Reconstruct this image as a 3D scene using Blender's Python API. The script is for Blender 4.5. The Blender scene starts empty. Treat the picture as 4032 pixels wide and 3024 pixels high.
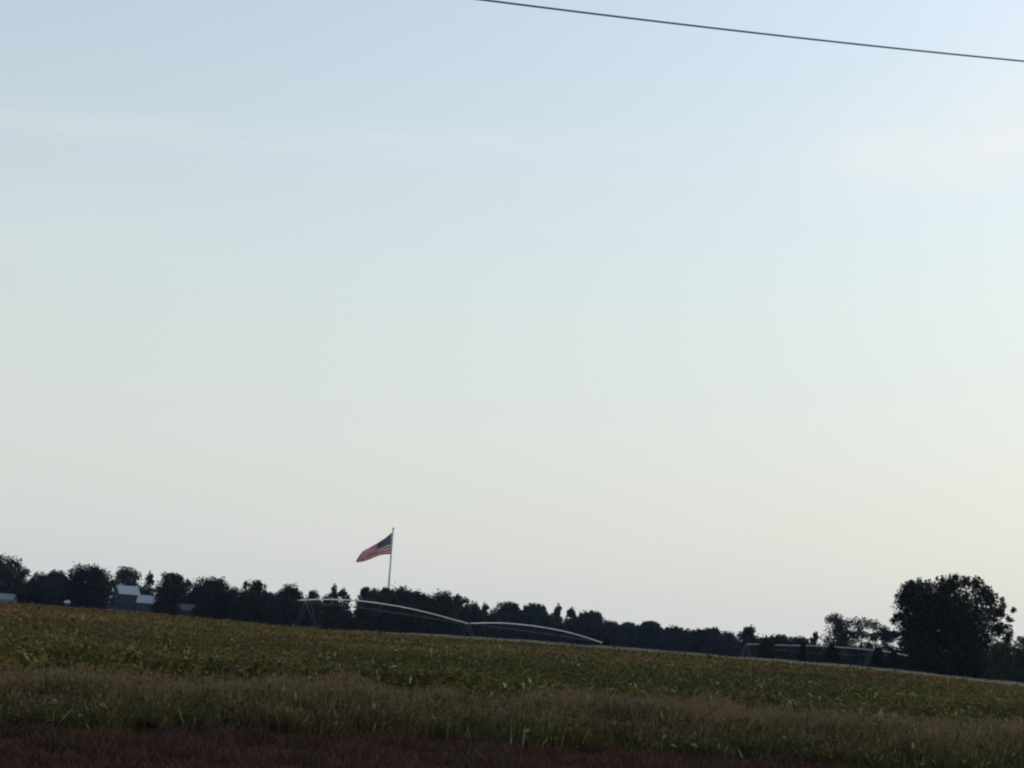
import bpy, bmesh, math, random
import numpy as np
from mathutils import Matrix, Vector

random.seed(7)
rng = np.random.default_rng(11)
sc = bpy.context.scene
col = sc.collection
R = math.radians

# ------------------------------------------------------------------ camera
F_PX = 8000.0                      # focal length in pixels of the 4032 px wide picture
CAM_H = 1.8
ROLL, PITCH = R(4.29), R(7.03)
cam_d = bpy.data.cameras.new('camera')
cam_d.sensor_width = 36.0
cam_d.lens = 36.0 * F_PX / 4032.0
cam_d.clip_start, cam_d.clip_end = 0.5, 20000.0
cam = bpy.data.objects.new('camera', cam_d)
col.objects.link(cam)
CAM_ROT = Matrix.Rotation(math.pi / 2 + PITCH, 3, 'X') @ Matrix.Rotation(ROLL, 3, 'Z')
cam.matrix_world = Matrix.Translation((0, 0, CAM_H)) @ CAM_ROT.to_4x4()
sc.camera = cam

# ------------------------------------------------------------------ light
SUN_EL, SUN_AZ = R(28.0), R(50.0)           # veiled sun ahead and to the right, outside the frame
world = bpy.data.worlds.new('World')
sc.world = world
world.use_nodes = True
wt = world.node_tree
wt.nodes.clear()
wo = wt.nodes.new('ShaderNodeOutputWorld')
wb = wt.nodes.new('ShaderNodeBackground')
sky = wt.nodes.new('ShaderNodeTexSky')
sky.sky_type = 'NISHITA'
sky.sun_disc = False
sky.sun_elevation = SUN_EL
sky.sun_rotation = SUN_AZ
sky.altitude = 0.0
sky.air_density = 1.5
sky.dust_density = 2.0
sky.ozone_density = 3.2
wb.inputs['Strength'].default_value = 0.147
def wnode(kind, **kw):
    n_ = wt.nodes.new(kind)
    for k_, v_ in kw.items(): setattr(n_, k_, v_)
    return n_
tc = wnode('ShaderNodeTexCoord')
sz = wnode('ShaderNodeSeparateXYZ')
wt.links.new(tc.outputs['Generated'], sz.inputs['Vector'])
vr = wnode('ShaderNodeValToRGB')             # milky veil: thick along the horizon, thinning overhead with the air one looks through
for k_, (p_, v_) in enumerate([(0.0, .86), (0.06, .82), (0.18, .62), (0.31, .34), (0.6, .22), (1.0, .10)]):
    e_ = vr.color_ramp.elements[k_] if k_ < 2 else vr.color_ramp.elements.new(p_)
    e_.position = p_
    e_.color = (v_, v_, v_, 1)
vr.color_ramp.interpolation = 'B_SPLINE'
wt.links.new(sz.outputs['Z'], vr.inputs['Fac'])
gm = wnode('ShaderNodeMix', data_type='RGBA')
gm.inputs[7].default_value = (4.82, 5.10, 5.10, 1)
wt.links.new(vr.outputs['Color'], gm.inputs[0])
wt.links.new(sky.outputs['Color'], gm.inputs[6])
last = gm.outputs[2]
def cirrus(px, py, sx, sz_, amount, tilt, nscale):
    """one faint wisp of high cloud round a direction of the sky"""
    global last
    d_ = (CAM_ROT @ Vector(((px - 2016) / F_PX, (1512 - py) / F_PX, -1.0))).normalized()
    m1 = wnode('ShaderNodeVectorMath', operation='SUBTRACT'); m1.inputs[1].default_value = d_
    mp = wnode('ShaderNodeMapping'); mp.inputs['Rotation'].default_value = (0, tilt, 0)
    m2 = wnode('ShaderNodeVectorMath', operation='MULTIPLY'); m2.inputs[1].default_value = (1 / sx, 2.0, 1 / sz_)
    m3 = wnode('ShaderNodeVectorMath', operation='LENGTH')
    mr = wnode('ShaderNodeMapRange', interpolation_type='SMOOTHSTEP')
    mr.inputs['From Min'].default_value, mr.inputs['From Max'].default_value = 1.0, 0.0
    ns = wnode('ShaderNodeTexNoise')
    ns.inputs['Scale'].default_value = nscale
    ns.inputs['Detail'].default_value = 7.0
    ns.inputs['Distortion'].default_value = 0.8
    m4 = wnode('ShaderNodeMapRange')
    m4.inputs['From Min'].default_value, m4.inputs['From Max'].default_value = 0.30, 0.72
    mu = wnode('ShaderNodeMath', operation='MULTIPLY')
    mv = wnode('ShaderNodeMath', operation='MULTIPLY'); mv.inputs[1].default_value = amount
    mx = wnode('ShaderNodeMix', data_type='RGBA'); mx.inputs[7].default_value = (6.0, 6.05, 5.9, 1)
    L_ = wt.links.new
    L_(tc.outputs['Generated'], m1.inputs[0]); L_(m1.outputs[0], mp.inputs['Vector']); L_(mp.outputs[0], m2.inputs[0]); L_(m2.outputs[0], m3.inputs[0]); L_(m3.outputs['Value'], mr.inputs['Value'])
    L_(m2.outputs[0], ns.inputs['Vector']); L_(ns.outputs['Fac'], m4.inputs['Value'])
    L_(mr.outputs['Result'], mu.inputs[0]); L_(m4.outputs['Result'], mu.inputs[1]); L_(mu.outputs[0], mv.inputs[0])
    L_(mv.outputs[0], mx.inputs[0]); L_(last, mx.inputs[6])
    last = mx.outputs[2]
cirrus(3950, 500, 0.13, 0.040, 0.95, R(12), 1.6)
cirrus(500, 500, 0.26, 0.012, 0.21, R(1), 2.2)
cirrus(1850, 545, 0.14, 0.010, 0.18, R(2), 2.4)
cirrus(200, 900, 0.30, 0.03, 0.12, R(-1), 1.8)
wt.links.new(last, wb.inputs['Color'])
wt.links.new(wb.outputs['Background'], wo.inputs['Surface'])

sun_d = bpy.data.lights.new('sun', 'SUN')
sun_d.energy = 0.5
sun_d.angle = R(10.0)
sun_d.color = (1.0, 0.86, 0.70)
sun = bpy.data.objects.new('sun', sun_d)
col.objects.link(sun)
sv = Vector((math.sin(SUN_AZ) * math.cos(SUN_EL), math.cos(SUN_AZ) * math.cos(SUN_EL), math.sin(SUN_EL)))
sun.rotation_euler = sv.to_track_quat('Z', 'Y').to_euler()
sun.location = (120, 100, 60)

vs = sc.view_settings
vs.view_transform = 'Standard'
vs.look = 'None'
vs.exposure = 0.0
vs.gamma = 1.0
vs.use_curve_mapping = False
sc.cycles.max_bounces = 6
sc.cycles.transparent_max_bounces = 6
sc.cycles.volume_bounces = 1
sc.cycles.filter_width = 2.2

# ------------------------------------------------------------------ helpers
def ray(px, py):
    d = CAM_ROT @ Vector(((px - 2016) / F_PX, (1512 - py) / F_PX, -1.0))
    return d

def at(px, py, depth):
    """A real place: the point at that depth (metres north of the camera) on the line of sight."""
    d = ray(px, py)
    return Vector((0, 0, CAM_H)) + d * (depth / d.y)

def sstep(a):
    a = np.clip(a, 0, 1)
    return a * a * (3 - 2 * a)

CROP_H = 0.5
EDGE = [(-1200, 2262, 420), (-400, 2334, 410), (0, 2368, 400), (600, 2414, 380), (1200, 2472, 300), (1500, 2492, 280),
        (2000, 2524, 265), (2400, 2555, 255), (3000, 2602, 245), (3500, 2644, 228),
        (4032, 2704, 205), (4600, 2756, 195), (5400, 2820, 190)]
_e = [at(*p) for p in EDGE]
E_T = np.array([p.x / p.y for p in _e])
E_D = np.array([p.y for p in _e])
E_Z = np.array([p.z for p in _e]) - CROP_H

def crest(t):
    return np.interp(t, E_T, E_D), np.interp(t, E_T, E_Z)

def ground(x, y):
    x = np.asarray(x, float)
    y = np.asarray(y, float)
    t = x / np.maximum(y, 1.0)
    dc, zc = crest(t)
    up = zc * sstep((y - 60) / (dc * 0.96 - 60))
    down = (zc + 2.5) * sstep((y - dc - 5) / 130.0)
    return up - down

def gz(x, y):
    return float(ground(x, y))

def vnoise(x, y, s, seed=0):
    """value noise, numpy"""
    x = np.asarray(x) / s + 100 + seed * 17.3
    y = np.asarray(y) / s + 100 + seed * 9.1
    xi, yi = np.floor(x).astype(np.int64), np.floor(y).astype(np.int64)
    fx, fy = x - xi, y - yi
    fx, fy = fx * fx * (3 - 2 * fx), fy * fy * (3 - 2 * fy)
    def h(a, b):
        n = (a * 374761393 + b * 668265263 + seed * 69069) & 0x7fffffff
        n = ((n ^ (n >> 13)) * 1274126177) & 0x7fffffff
        return ((n ^ (n >> 16)) & 0xffff) / 65535.0
    return (h(xi, yi) * (1 - fx) + h(xi + 1, yi) * fx) * (1 - fy) + (h(xi, yi + 1) * (1 - fx) + h(xi + 1, yi + 1) * fx) * fy

def tag(o, label=None, cat=None, group=None, kind=None):
    if label: o['label'] = label
    if cat: o['category'] = cat
    if group: o['group'] = group
    if kind: o['kind'] = kind
    return o

def link(o, parent=None):
    col.objects.link(o)
    if parent: o.parent = parent
    return o

def empty(name, loc=(0, 0, 0), rz=0.0):
    o = bpy.data.objects.new(name, None)
    o.location = loc
    o.rotation_euler.z = rz
    return link(o)

def np_mesh(name, verts, faces, mat, colors=None, smooth=False):
    """verts (n,3); faces (m,k) all with k corners; colors (n,3)"""
    me = bpy.data.meshes.new(name)
    n, (m, k) = len(verts), faces.shape
    me.vertices.add(n)
    me.vertices.foreach_set('co', np.ascontiguousarray(verts, np.float32).ravel())
    me.loops.add(m * k)
    me.loops.foreach_set('vertex_index', np.ascontiguousarray(faces, np.int32).ravel())
    me.polygons.add(m)
    me.polygons.foreach_set('loop_start', np.arange(0, m * k, k, dtype=np.int32))
    me.update(calc_edges=True)
    if colors is not None:
        ca = me.color_attributes.new('Col', 'FLOAT_COLOR', 'POINT')
        c4 = np.ones((n, 4), np.float32)
        c4[:, :3] = colors
        ca.data.foreach_set('color', c4.ravel())
    if smooth:
        me.polygons.foreach_set('use_smooth', np.ones(m, bool))
    me.materials.append(mat)
    me.validate()
    return me

def obj(name, me, parent=None):
    return link(bpy.data.objects.new(name, me), parent)

def bm_obj(name, bm, mat, parent=None, smooth=False):
    me = bpy.data.meshes.new(name)
    bm.normal_update()
    bm.to_mesh(me)
    bm.free()
    me.materials.append(mat)
    if smooth:
        for p in me.polygons: p.use_smooth = True
    return obj(name, me, parent)

def add_box(bm, c, s, rz=0.0, bev=0.0):
    m = Matrix.Translation(c) @ Matrix.Rotation(rz, 4, 'Z') @ Matrix.Diagonal((s[0], s[1], s[2], 1))
    r = bmesh.ops.create_cube(bm, size=1.0, matrix=m)
    if bev:
        es = list({e for v in r['verts'] for e in v.link_edges})
        bmesh.ops.bevel(bm, geom=es, offset=bev, segments=1, affect='EDGES')

def add_tube(bm, pts, rad, seg=8, cap=True):
    pts = [Vector(p) for p in pts]
    rads = rad if isinstance(rad, (list, tuple)) else [rad] * len(pts)
    rings = []
    for i, p in enumerate(pts):
        a = pts[min(i + 1, len(pts) - 1)] - pts[max(i - 1, 0)]
        a.normalize()
        ref = Vector((0, 0, 1)) if abs(a.z) < 0.9 else Vector((1, 0, 0))
        u = a.cross(ref).normalized()
        v = a.cross(u)
        rings.append([bm.verts.new(p + (u * math.cos(k * 2 * math.pi / seg) + v * math.sin(k * 2 * math.pi / seg)) * rads[i]) for k in range(seg)])
    for a, b in zip(rings, rings[1:]):
        for k in range(seg):
            bm.faces.new((a[k], a[(k + 1) % seg], b[(k + 1) % seg], b[k]))
    if cap:
        bm.faces.new(rings[0])
        bm.faces.new(rings[-1][::-1])

def tube_obj(name, pts, rad, mat, parent=None, seg=8):
    bm = bmesh.new()
    add_tube(bm, pts, rad, seg)
    bmesh.ops.recalc_face_normals(bm, faces=bm.faces)
    return bm_obj(name, bm, mat, parent, smooth=True)

def box_obj(name, c, s, mat, parent=None, rz=0.0, bev=0.0):
    bm = bmesh.new()
    add_box(bm, c, s, rz, bev)
    return bm_obj(name, bm, mat, parent)

# ------------------------------------------------------------------ materials
def mat(name, colour, rough=0.8, metal=0.0, var=0.25, scale=2.0, bump=0.0, spec=0.3):
    m = bpy.data.materials.new(name)
    m.use_nodes = True
    nt = m.node_tree
    b = nt.nodes['Principled BSDF']
    b.inputs['Roughness'].default_value = rough
    b.inputs['Metallic'].default_value = metal
    b.inputs['Specular IOR Level'].default_value = spec
    t = nt.nodes.new('ShaderNodeTexCoord')
    n = nt.nodes.new('ShaderNodeTexNoise')
    n.inputs['Scale'].default_value = scale
    n.inputs['Detail'].default_value = 5
    r = nt.nodes.new('ShaderNodeValToRGB')
    r.color_ramp.elements[0].position, r.color_ramp.elements[1].position = 0.3, 0.7
    r.color_ramp.elements[0].color = tuple(c * (1 - var) for c in colour) + (1,)
    r.color_ramp.elements[1].color = tuple(min(1, c * (1 + var)) for c in colour) + (1,)
    nt.links.new(t.outputs['Object'], n.inputs['Vector'])
    nt.links.new(n.outputs['Fac'], r.inputs['Fac'])
    nt.links.new(r.outputs['Color'], b.inputs['Base Color'])
    if bump:
        bp = nt.nodes.new('ShaderNodeBump')
        bp.inputs['Strength'].default_value = bump
        nt.links.new(n.outputs['Fac'], bp.inputs['Height'])
        nt.links.new(bp.outputs['Normal'], b.inputs['Normal'])
    return m

def leaf_mat(name, gain=(1, 1, 1), trans=0.3, rough=0.55, spec=0.25):
    """leaf colour from the Col attribute, part of the light passing through"""
    m = bpy.data.materials.new(name)
    m.use_nodes = True
    nt = m.node_tree
    b = nt.nodes['Principled BSDF']
    out = nt.nodes['Material Output']
    b.inputs['Roughness'].default_value = rough
    b.inputs['Specular IOR Level'].default_value = spec
    a = nt.nodes.new('ShaderNodeAttribute')
    a.attribute_name = 'Col'
    oi = nt.nodes.new('ShaderNodeObjectInfo')
    hs = nt.nodes.new('ShaderNodeHueSaturation')
    mr = nt.nodes.new('ShaderNodeMapRange')
    mr.inputs['To Min'].default_value, mr.inputs['To Max'].default_value = 0.8, 1.2
    nt.links.new(oi.outputs['Random'], mr.inputs['Value'])
    nt.links.new(mr.outputs['Result'], hs.inputs['Value'])
    nt.links.new(a.outputs['Color'], hs.inputs['Color'])
    nt.links.new(hs.outputs['Color'], b.inputs['Base Color'])
    tr = nt.nodes.new('ShaderNodeBsdfTranslucent')
    nt.links.new(hs.outputs['Color'], tr.inputs['Color'])
    ms = nt.nodes.new('ShaderNodeMixShader')
    ms.inputs['Fac'].default_value = trans
    nt.links.new(b.outputs['BSDF'], ms.inputs[1])
    nt.links.new(tr.outputs['BSDF'], ms.inputs[2])
    nt.links.new(ms.outputs['Shader'], out.inputs['Surface'])
    return m

M = {
    'soil': mat('soil', (0.045, 0.034, 0.026), 0.95, var=0.35, scale=0.6, bump=0.3),
    'bark': mat('bark', (0.06, 0.048, 0.038), 0.95, var=0.3, scale=1.5, bump=0.4),
    'leaf': leaf_mat('tree_leaf', trans=0.10, rough=0.8, spec=0.08),
    'crop': leaf_mat('crop_leaf', trans=0.25, rough=0.7, spec=0.12),
    'grass': leaf_mat('grass_blade', trans=0.25, rough=0.8, spec=0.08),
    'galv': mat('galvanised_steel', (0.30, 0.31, 0.32), 0.5, 0.5, 0.15, 3.0),
    'galv_dull': mat('weathered_steel', (0.075, 0.08, 0.085), 0.7, 0.2, 0.2, 3.0),
    'galv_old': mat('old_galvanised_steel', (0.42, 0.43, 0.45), 0.6, 0.3, 0.3, 0.5),
    'rubber': mat('tyre_rubber', (0.02, 0.02, 0.02), 0.8, var=0.2),
    'pole': mat('painted_pole', (0.42, 0.43, 0.44), 0.4, 0.2, 0.05, 1.0),
    'roof': mat('metal_roof', (0.30, 0.34, 0.36), 0.5, 0.2, 0.08, 0.8),
    'shed_wall': mat('shed_wall', (0.034, 0.040, 0.050), 0.8, var=0.15, scale=1.0),
    'pale_wall': mat('pale_wall', (0.17, 0.19, 0.20), 0.7, var=0.08, scale=0.7),
    'dark_door': mat('dark_door', (0.05, 0.05, 0.055), 0.6, var=0.2),
    'white_paint': mat('white_paint', (0.50, 0.51, 0.51), 0.5, var=0.06),
    'wood': mat('pole_wood', (0.10, 0.075, 0.055), 0.9, var=0.3, scale=3.0, bump=0.3),
    'cable': mat('cable', (0.10, 0.12, 0.14), 0.6, var=0.1),
}

# ------------------------------------------------------------------ ground
def build_ground():
    ys = np.concatenate([np.linspace(-60, 20, 9), np.linspace(22, 120, 40), np.linspace(124, 620, 130), np.linspace(640, 1600, 40)])
    ts = np.linspace(-1, 1, 161)
    ts = np.sign(ts) * (np.abs(ts) ** 1.6)
    Y, T = np.meshgrid(ys, ts, indexing='ij')
    X = T * (160 + 0.9 * np.maximum(Y, 0))
    Z = np.where(Y > 5, ground(X, np.maximum(Y, 5)), 0.0)
    V = np.stack([X, Y, Z], -1).reshape(-1, 3)
    ny, nx = Y.shape
    i = np.arange(ny - 1)[:, None] * nx + np.arange(nx - 1)[None, :]
    Fc = np.stack([i, i + nx, i + nx + 1, i + 1], -1).reshape(-1, 4)
    Fc = Fc[:, ::-1]
    g = obj('ground', np_mesh('ground', V, Fc, M['soil'], smooth=True))
    tag(g, 'dark gently rolling soil under the crop and grass', 'ground', kind='structure')
build_ground()

# ------------------------------------------------------------------ crop, grass (uncountable)
def leaf_quads(P, size, aspect, tilt, cols):
    """diamond leaves, folded a little along the rib; P (n,3)"""
    n = len(P)
    az = rng.uniform(0, 2 * math.pi, n)
    el = rng.normal(0, tilt, n)
    d = np.stack([np.cos(az) * np.cos(el), np.sin(az) * np.cos(el), np.sin(el)], -1)
    s = np.stack([-np.sin(az), np.cos(az), rng.normal(0, 0.5, n)], -1)
    s /= np.linalg.norm(s, axis=1)[:, None]
    L = (size * rng.uniform(0.7, 1.3, n))[:, None]
    W = L * aspect * 0.5
    fold = np.array([0, 0, 1.0]) * L * 0.12
    V = np.stack([P, P + d * L * 0.45 + s * W + fold, P + d * L, P + d * L * 0.45 - s * W + fold], 1)
    Fc = np.arange(4 * n).reshape(n, 4)
    return V.reshape(-1, 3), Fc, np.repeat(cols, 4, 0)

STRIP_F = [(-900, 2880), (0, 2905), (1400, 2930), (2800, 3022), (4032, 3105), (5000, 3160)]   # foot of the tall grass
def _ground_hit(px, py):
    d = ray(px, py)
    k = -CAM_H / d.z
    return Vector((0, 0, CAM_H)) + d * k
_f = [_ground_hit(*p) for p in STRIP_F]
SF_T = np.array([p.x / p.y for p in _f]); SF_D = np.array([p.y for p in _f])
def strip_front(t): return np.interp(t, SF_T, SF_D)
def strip_back(t): return strip_front(t) + np.interp(t, [-0.3, -0.25, 0, 0.25, 0.4], [4.4, 4.6, 5.4, 9.5, 11.0])

T0, T1 = -0.33, 0.33
def merge(parts):
    Vs, Fs, Cs, o = [], [], [], 0
    for V, F_, C in parts:
        Vs.append(V); Fs.append(F_ + o); Cs.append(C); o += len(V)
    return np.concatenate(Vs), np.concatenate(Fs), np.concatenate(Cs)

def build_crop():
    n = 480000
    t = rng.uniform(T0, T1, n)
    dc, _ = crest(t)
    d0 = strip_back(t) - 0.5
    u = rng.uniform(0, 1, n)
    D = 1.0 / (1 / d0 * (1 - u) + 1 / (dc + 2) * u)
    D = np.where(rng.random(n) < 0.15, rng.uniform(d0, dc + 2), D)
    x, y = t * D, D
    far = np.clip((D - 60) / 130, 0, 1)
    clump = 0.5 * vnoise(x, y, 0.7, 1) + 0.5 * vnoise(x, y, 2.2, 2)
    drift = vnoise(x, y * 0.5, 6.0, 21)
    # gaps between plants and drifts of taller and lower growth
    h = CROP_H * (-0.05 + 2.0 * clump + 0.6 * (drift - 0.5)) * rng.beta(4, 1.5, n) * 1.2
    h = np.clip(h, 0.03, CROP_H * 1.75)
    hf = CROP_H * (0.80 + 0.25 * vnoise(x, y, 4.0, 22)) * rng.beta(5, 1.2, n) * 1.02
    h = h * (1 - far) + hf * far
    P = np.stack([x, y, ground(x, y) + np.maximum(h, 0.03)], -1)
    size = np.clip(0.10 * np.maximum(1.0, D / 75.0), 0.09, 0.26) * np.where(rng.random(n) < 0.08, 1.9, 1.0)
    ripe = 0.45 * vnoise(x, y, 7.0, 3) + 0.55 * vnoise(x * 0.35, y, 18.0, 4)
    g1 = np.array([0.044, 0.050, 0.012]); g2 = np.array([0.120, 0.112, 0.026])
    yl = np.array([0.235, 0.165, 0.026]); br = np.array([0.165, 0.105, 0.046]); pale = np.array([0.40, 0.38, 0.20])
    c = g1 + (g2 - g1) * rng.random(n)[:, None]
    c = np.where((rng.random(n) < np.clip((ripe - 0.46) * 3.2, 0.03, 0.8))[:, None], yl * rng.uniform(0.6, 1.1, n)[:, None], c)
    lft = np.clip(-t / 0.25, 0, 1)
    pb = np.clip(0.06 + (0.35 + 0.35 * lft) * far ** 1.2 + (vnoise(x * 0.5, y, 12.0, 6) - 0.58) * 1.6, 0.02, 0.85)
    c = np.where((rng.random(n) < pb)[:, None], br * rng.uniform(0.75, 1.25, n)[:, None], c)
    c = c * np.array([1.16, 1.10, 1.0]) * (0.42 + 1.16 * (0.4 * vnoise(x * 0.4, y, 2.6, 41) + 0.6 * vnoise(x * 0.5, y, 10.0, 42)))[:, None]
    pf = 0.03 * (1 - far) * np.clip((vnoise(x, y, 3.0, 23) - 0.25) * 2, 0, 1.5)
    c = np.where((rng.random(n) < pf)[:, None], pale * rng.uniform(0.6, 1.2, n)[:, None], c)
    A = leaf_quads(P, size, 0.62, 0.6, c)
    # single big leaves turned up pale side out, in drifts across the nearer part of the field
    m = 9000
    tm = rng.uniform(T0, T1, m)
    d0 = strip_back(tm)
    Dm = 1 / (1 / (d0 + 2) * (1 - rng.random(m)) + 1 / 110.0 * rng.random(m))
    Dm = np.clip(Dm, d0 + 0.5, 120)
    xm, ym = tm * Dm, Dm
    kp = vnoise(xm * 0.5, ym, 3.5, 51) + 0.5 * rng.random(m) > 0.80
    xm, ym = xm[kp], ym[kp]
    m = len(xm)
    Pm = np.stack([xm, ym, ground(xm, ym) + CROP_H * rng.uniform(0.6, 1.35, m)], -1)
    cm = np.where(rng.random((m, 1)) < 0.5, np.array([0.30, 0.29, 0.13]), np.array([0.20, 0.19, 0.06])) * rng.uniform(0.6, 1.2, (m, 1))
    Bm = leaf_quads(Pm, rng.uniform(0.12, 0.26, m), 0.55, 0.9, cm)
    V, Fc, C = merge([A, Bm])
    o = obj('soybean_crop', np_mesh('soybean_crop', V, Fc, M['crop'], C))
    tag(o, 'low green and yellowing soybean crop filling the wide field', 'crop', kind='stuff')
build_crop()

def blades(P, h, w, lean, c0, c1):
    """two-step tapering blades: 5 points each"""
    n = len(P)
    az = rng.uniform(0, 2 * math.pi, n)
    s = np.stack([np.cos(az), np.sin(az), np.zeros(n)], -1) * (w * 0.5)[:, None]
    la = rng.uniform(0, 2 * math.pi, n)
    ld = np.stack([np.cos(la), np.sin(la), np.zeros(n)], -1) * (lean * h)[:, None]
    up = np.zeros((n, 3)); up[:, 2] = h
    mid = P + up * 0.55 + ld * 0.3
    tip = P + up + ld
    V = np.stack([P - s, P + s, mid + s * 0.8, mid - s * 0.8, tip + s * 0.15, tip - s * 0.15], 1).reshape(-1, 3)
    b = np.arange(n)[:, None] * 6
    Fc = np.concatenate([b + np.array([[0, 1, 2, 3]]), b + np.array([[3, 2, 4, 5]])], 0)
    cm = c0 * 0.5 + c1 * 0.5
    C = np.stack([c0, c0, cm, cm, c1, c1], 1).reshape(-1, 3)
    return V, Fc, C

def build_strip():
    n = 150000
    t = rng.uniform(T0, T1, n)
    a, b = strip_front(t), strip_back(t)
    u = rng.beta(1.0, 1.15, n)
    rag = 2.2 * (vnoise(t * 34, t * 0, 1.7, 5) - 0.5) + 1.2 * (vnoise(t * 34, t * 0, 0.5, 15) - 0.5)
    D = a + rag + u * (b - a - rag)
    x, y = t * D, D
    depth_in = D - (a + rag)
    tuft = vnoise(x, y, 0.55, 8)
    hh = (0.42 + 0.20 * vnoise(x, y, 2.2, 7) + 0.30 * tuft) * (0.55 + 0.45 * np.clip(depth_in / 3.0, 0, 1)) * 1.08
    h = hh * rng.beta(4, 1.8, n) * 1.15
    keep = (depth_in > 1.3) | (0.55 * tuft + 0.45 * vnoise(x, y, 1.3, 29) > 0.42 + 0.18 * rng.random(n)) | (rng.random(n) < 0.12)
    x, y, h, hh, t, D, depth_in, tuft = (q[keep] for q in (x, y, h, hh, t, D, depth_in, tuft))
    n = len(x)
    P = np.stack([x, y, ground(x, y)], -1)
    green = np.array([0.038, 0.038, 0.014]); olive = np.array([0.095, 0.078, 0.032])
    brown = np.array([0.205, 0.154, 0.088]); rust = np.array([0.225, 0.140, 0.080]); straw = np.array([0.30, 0.27, 0.13])
    w = rng.random(n)[:, None]
    mix = 0.5 * vnoise(x, y, 3.0, 9) + 0.5 * vnoise(x, y, 0.8, 19)
    c0 = green * (1 - w) + olive * w
    inn = np.clip((depth_in - 0.6) / 3.2, 0, 1)
    c1 = np.where((rng.random(n) < np.clip(-0.20 + 0.70 * inn + 0.9 * (mix - 0.4), 0, 0.9))[:, None], brown * (1 - w) + rust * w, c0 * 1.15)
    st = (rng.random(n) < 0.05)[:, None]
    c0 = np.where(st, straw * 0.6, c0); c1 = np.where(st, straw, c1)
    wide = np.where(rng.random(n) < 0.18, rng.uniform(0.03, 0.055, n), rng.uniform(0.010, 0.024, n))
    A = blades(P, h, wide, rng.uniform(0, 0.55, n), c0, c1)
    # open seed heads above the blades
    m = 60000
    k = rng.choice(np.nonzero(rng.random(n) < 0.15 + 0.85 * inn)[0], m)
    Ph = P[k].copy()
    Ph[:, 2] += hh[k] * rng.uniform(0.66, 1.12, m)
    Ph[:, :2] += rng.normal(0, 0.05, (m, 2))
    ch = (brown + (rust - brown) * rng.random((m, 1))) * rng.uniform(0.8, 1.25, (m, 1))
    Bq = leaf_quads(Ph, np.full(m, 0.06), 0.25, 0.9, ch)
    # broad weed leaves mixed into the front
    m = 14000
    k = rng.integers(0, n, m)
    Pw = P[k].copy()
    Pw[:, 2] += hh[k] * rng.uniform(0.15, 0.95, m)
    cw = np.where(rng.random((m, 1)) < 0.22, np.array([0.20, 0.19, 0.08]), np.array([0.065, 0.062, 0.020])) * rng.uniform(0.7, 1.2, (m, 1))
    W = leaf_quads(Pw, rng.uniform(0.07, 0.16, m), 0.5, 0.8, cw)
    V, Fc, C = merge([A, Bq, W])
    o = obj('tall_grass', np_mesh('tall_grass', V, Fc, M['grass'], C))
    tag(o, 'tall tangled grass with rusty brown seed heads bordering the crop', 'grass', kind='stuff')
    # reddish short grass nearer the road
    n = 120000
    t = rng.uniform(T0, T1, n)
    D = 17 + (strip_front(t) + 0.8 - 17) * rng.random(n) ** 0.8
    x, y = t * D, D
    h = (0.05 + 0.24 * vnoise(x, y, 0.45, 12)) * rng.uniform(0.6, 1.25, n)
    P = np.stack([x, y, ground(x, y)], -1)
    r1 = np.array([0.064, 0.029, 0.024]); r2 = np.array([0.034, 0.022, 0.015]); r3 = np.array([0.115, 0.070, 0.052])
    w = np.clip(rng.random(n) * 0.6 + 0.9 * (vnoise(x, y, 1.1, 31) - 0.25), 0, 1)[:, None]
    c0 = r2 + (r1 - r2) * w
    c1 = np.where(rng.random((n, 1)) < 0.25, r3, c0 * 1.1)
    gr = (rng.random(n) < 0.12 * np.clip((vnoise(x, y, 1.8, 32) - 0.4) * 4, 0, 1.5))[:, None]
    c0 = np.where(gr, np.array([0.045, 0.044, 0.018]), c0); c1 = np.where(gr, np.array([0.075, 0.070, 0.030]), c1)
    V, Fc, C = blades(P, h, rng.uniform(0.010, 0.035, n), rng.uniform(0, 0.9, n), c0, c1)
    o = obj('verge_grass', np_mesh('verge_grass', V, Fc, M['grass'], C))
    tag(o, 'short dull purplish red grass in front of the taller grass', 'grass', kind='stuff')
    # pale dry grass along the far edge of the field
    n = 40000
    t0, t1 = at(1380, 2484, 270), at(4500, 2740, 200)
    t = rng.uniform(t0.x / t0.y, t1.x / t1.y, n)
    dc, _ = crest(t)
    D = dc + rng.uniform(0.5, 6, n)
    x, y = t * D, D
    h = (0.66 + 0.22 * vnoise(x, y, 3.0, 14)) * rng.uniform(0.75, 1.1, n) * (0.8 + 0.2 * np.clip((t - t0.x / t0.y) / 0.05, 0, 1))
    P = np.stack([x, y, ground(x, y)], -1)
    s1 = np.array([0.42, 0.40, 0.31]); s2 = np.array([0.27, 0.25, 0.18])
    w = rng.random((n, 1))
    c = s1 * w + s2 * (1 - w)
    V, Fc, C = blades(P, h, rng.uniform(0.03, 0.07, n), rng.uniform(0, 0.4, n), c * 0.9, c)
    o = obj('dry_grass', np_mesh('dry_grass', V, Fc, M['grass'], C))
    tag(o, 'thin line of pale dry grass along the far edge of the field', 'grass', kind='stuff')
build_strip()

# ------------------------------------------------------------------ trees
def crown_points(n, lobes, seed):
    r = np.random.default_rng(seed)
    L = np.array(lobes)                       # cx cy cz rx ry rz
    wgt = (L[:, 3] * L[:, 4] + L[:, 3] * L[:, 5])
    k = r.choice(len(L), n, p=wgt / wgt.sum())
    d = r.normal(size=(n, 3))
    d /= np.linalg.norm(d, axis=1)[:, None]
    rad = 1 - 0.75 * r.random(n) ** 1.5
    rad *= 1 + 0.16 * np.sin(d[:, 0] * 5 + k) * np.sin(d[:, 2] * 6 + 2 * k) + 0.07 * r.normal(size=n)
    return L[k, :3] + d * L[k, 3:] * rad[:, None], d, r

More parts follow.
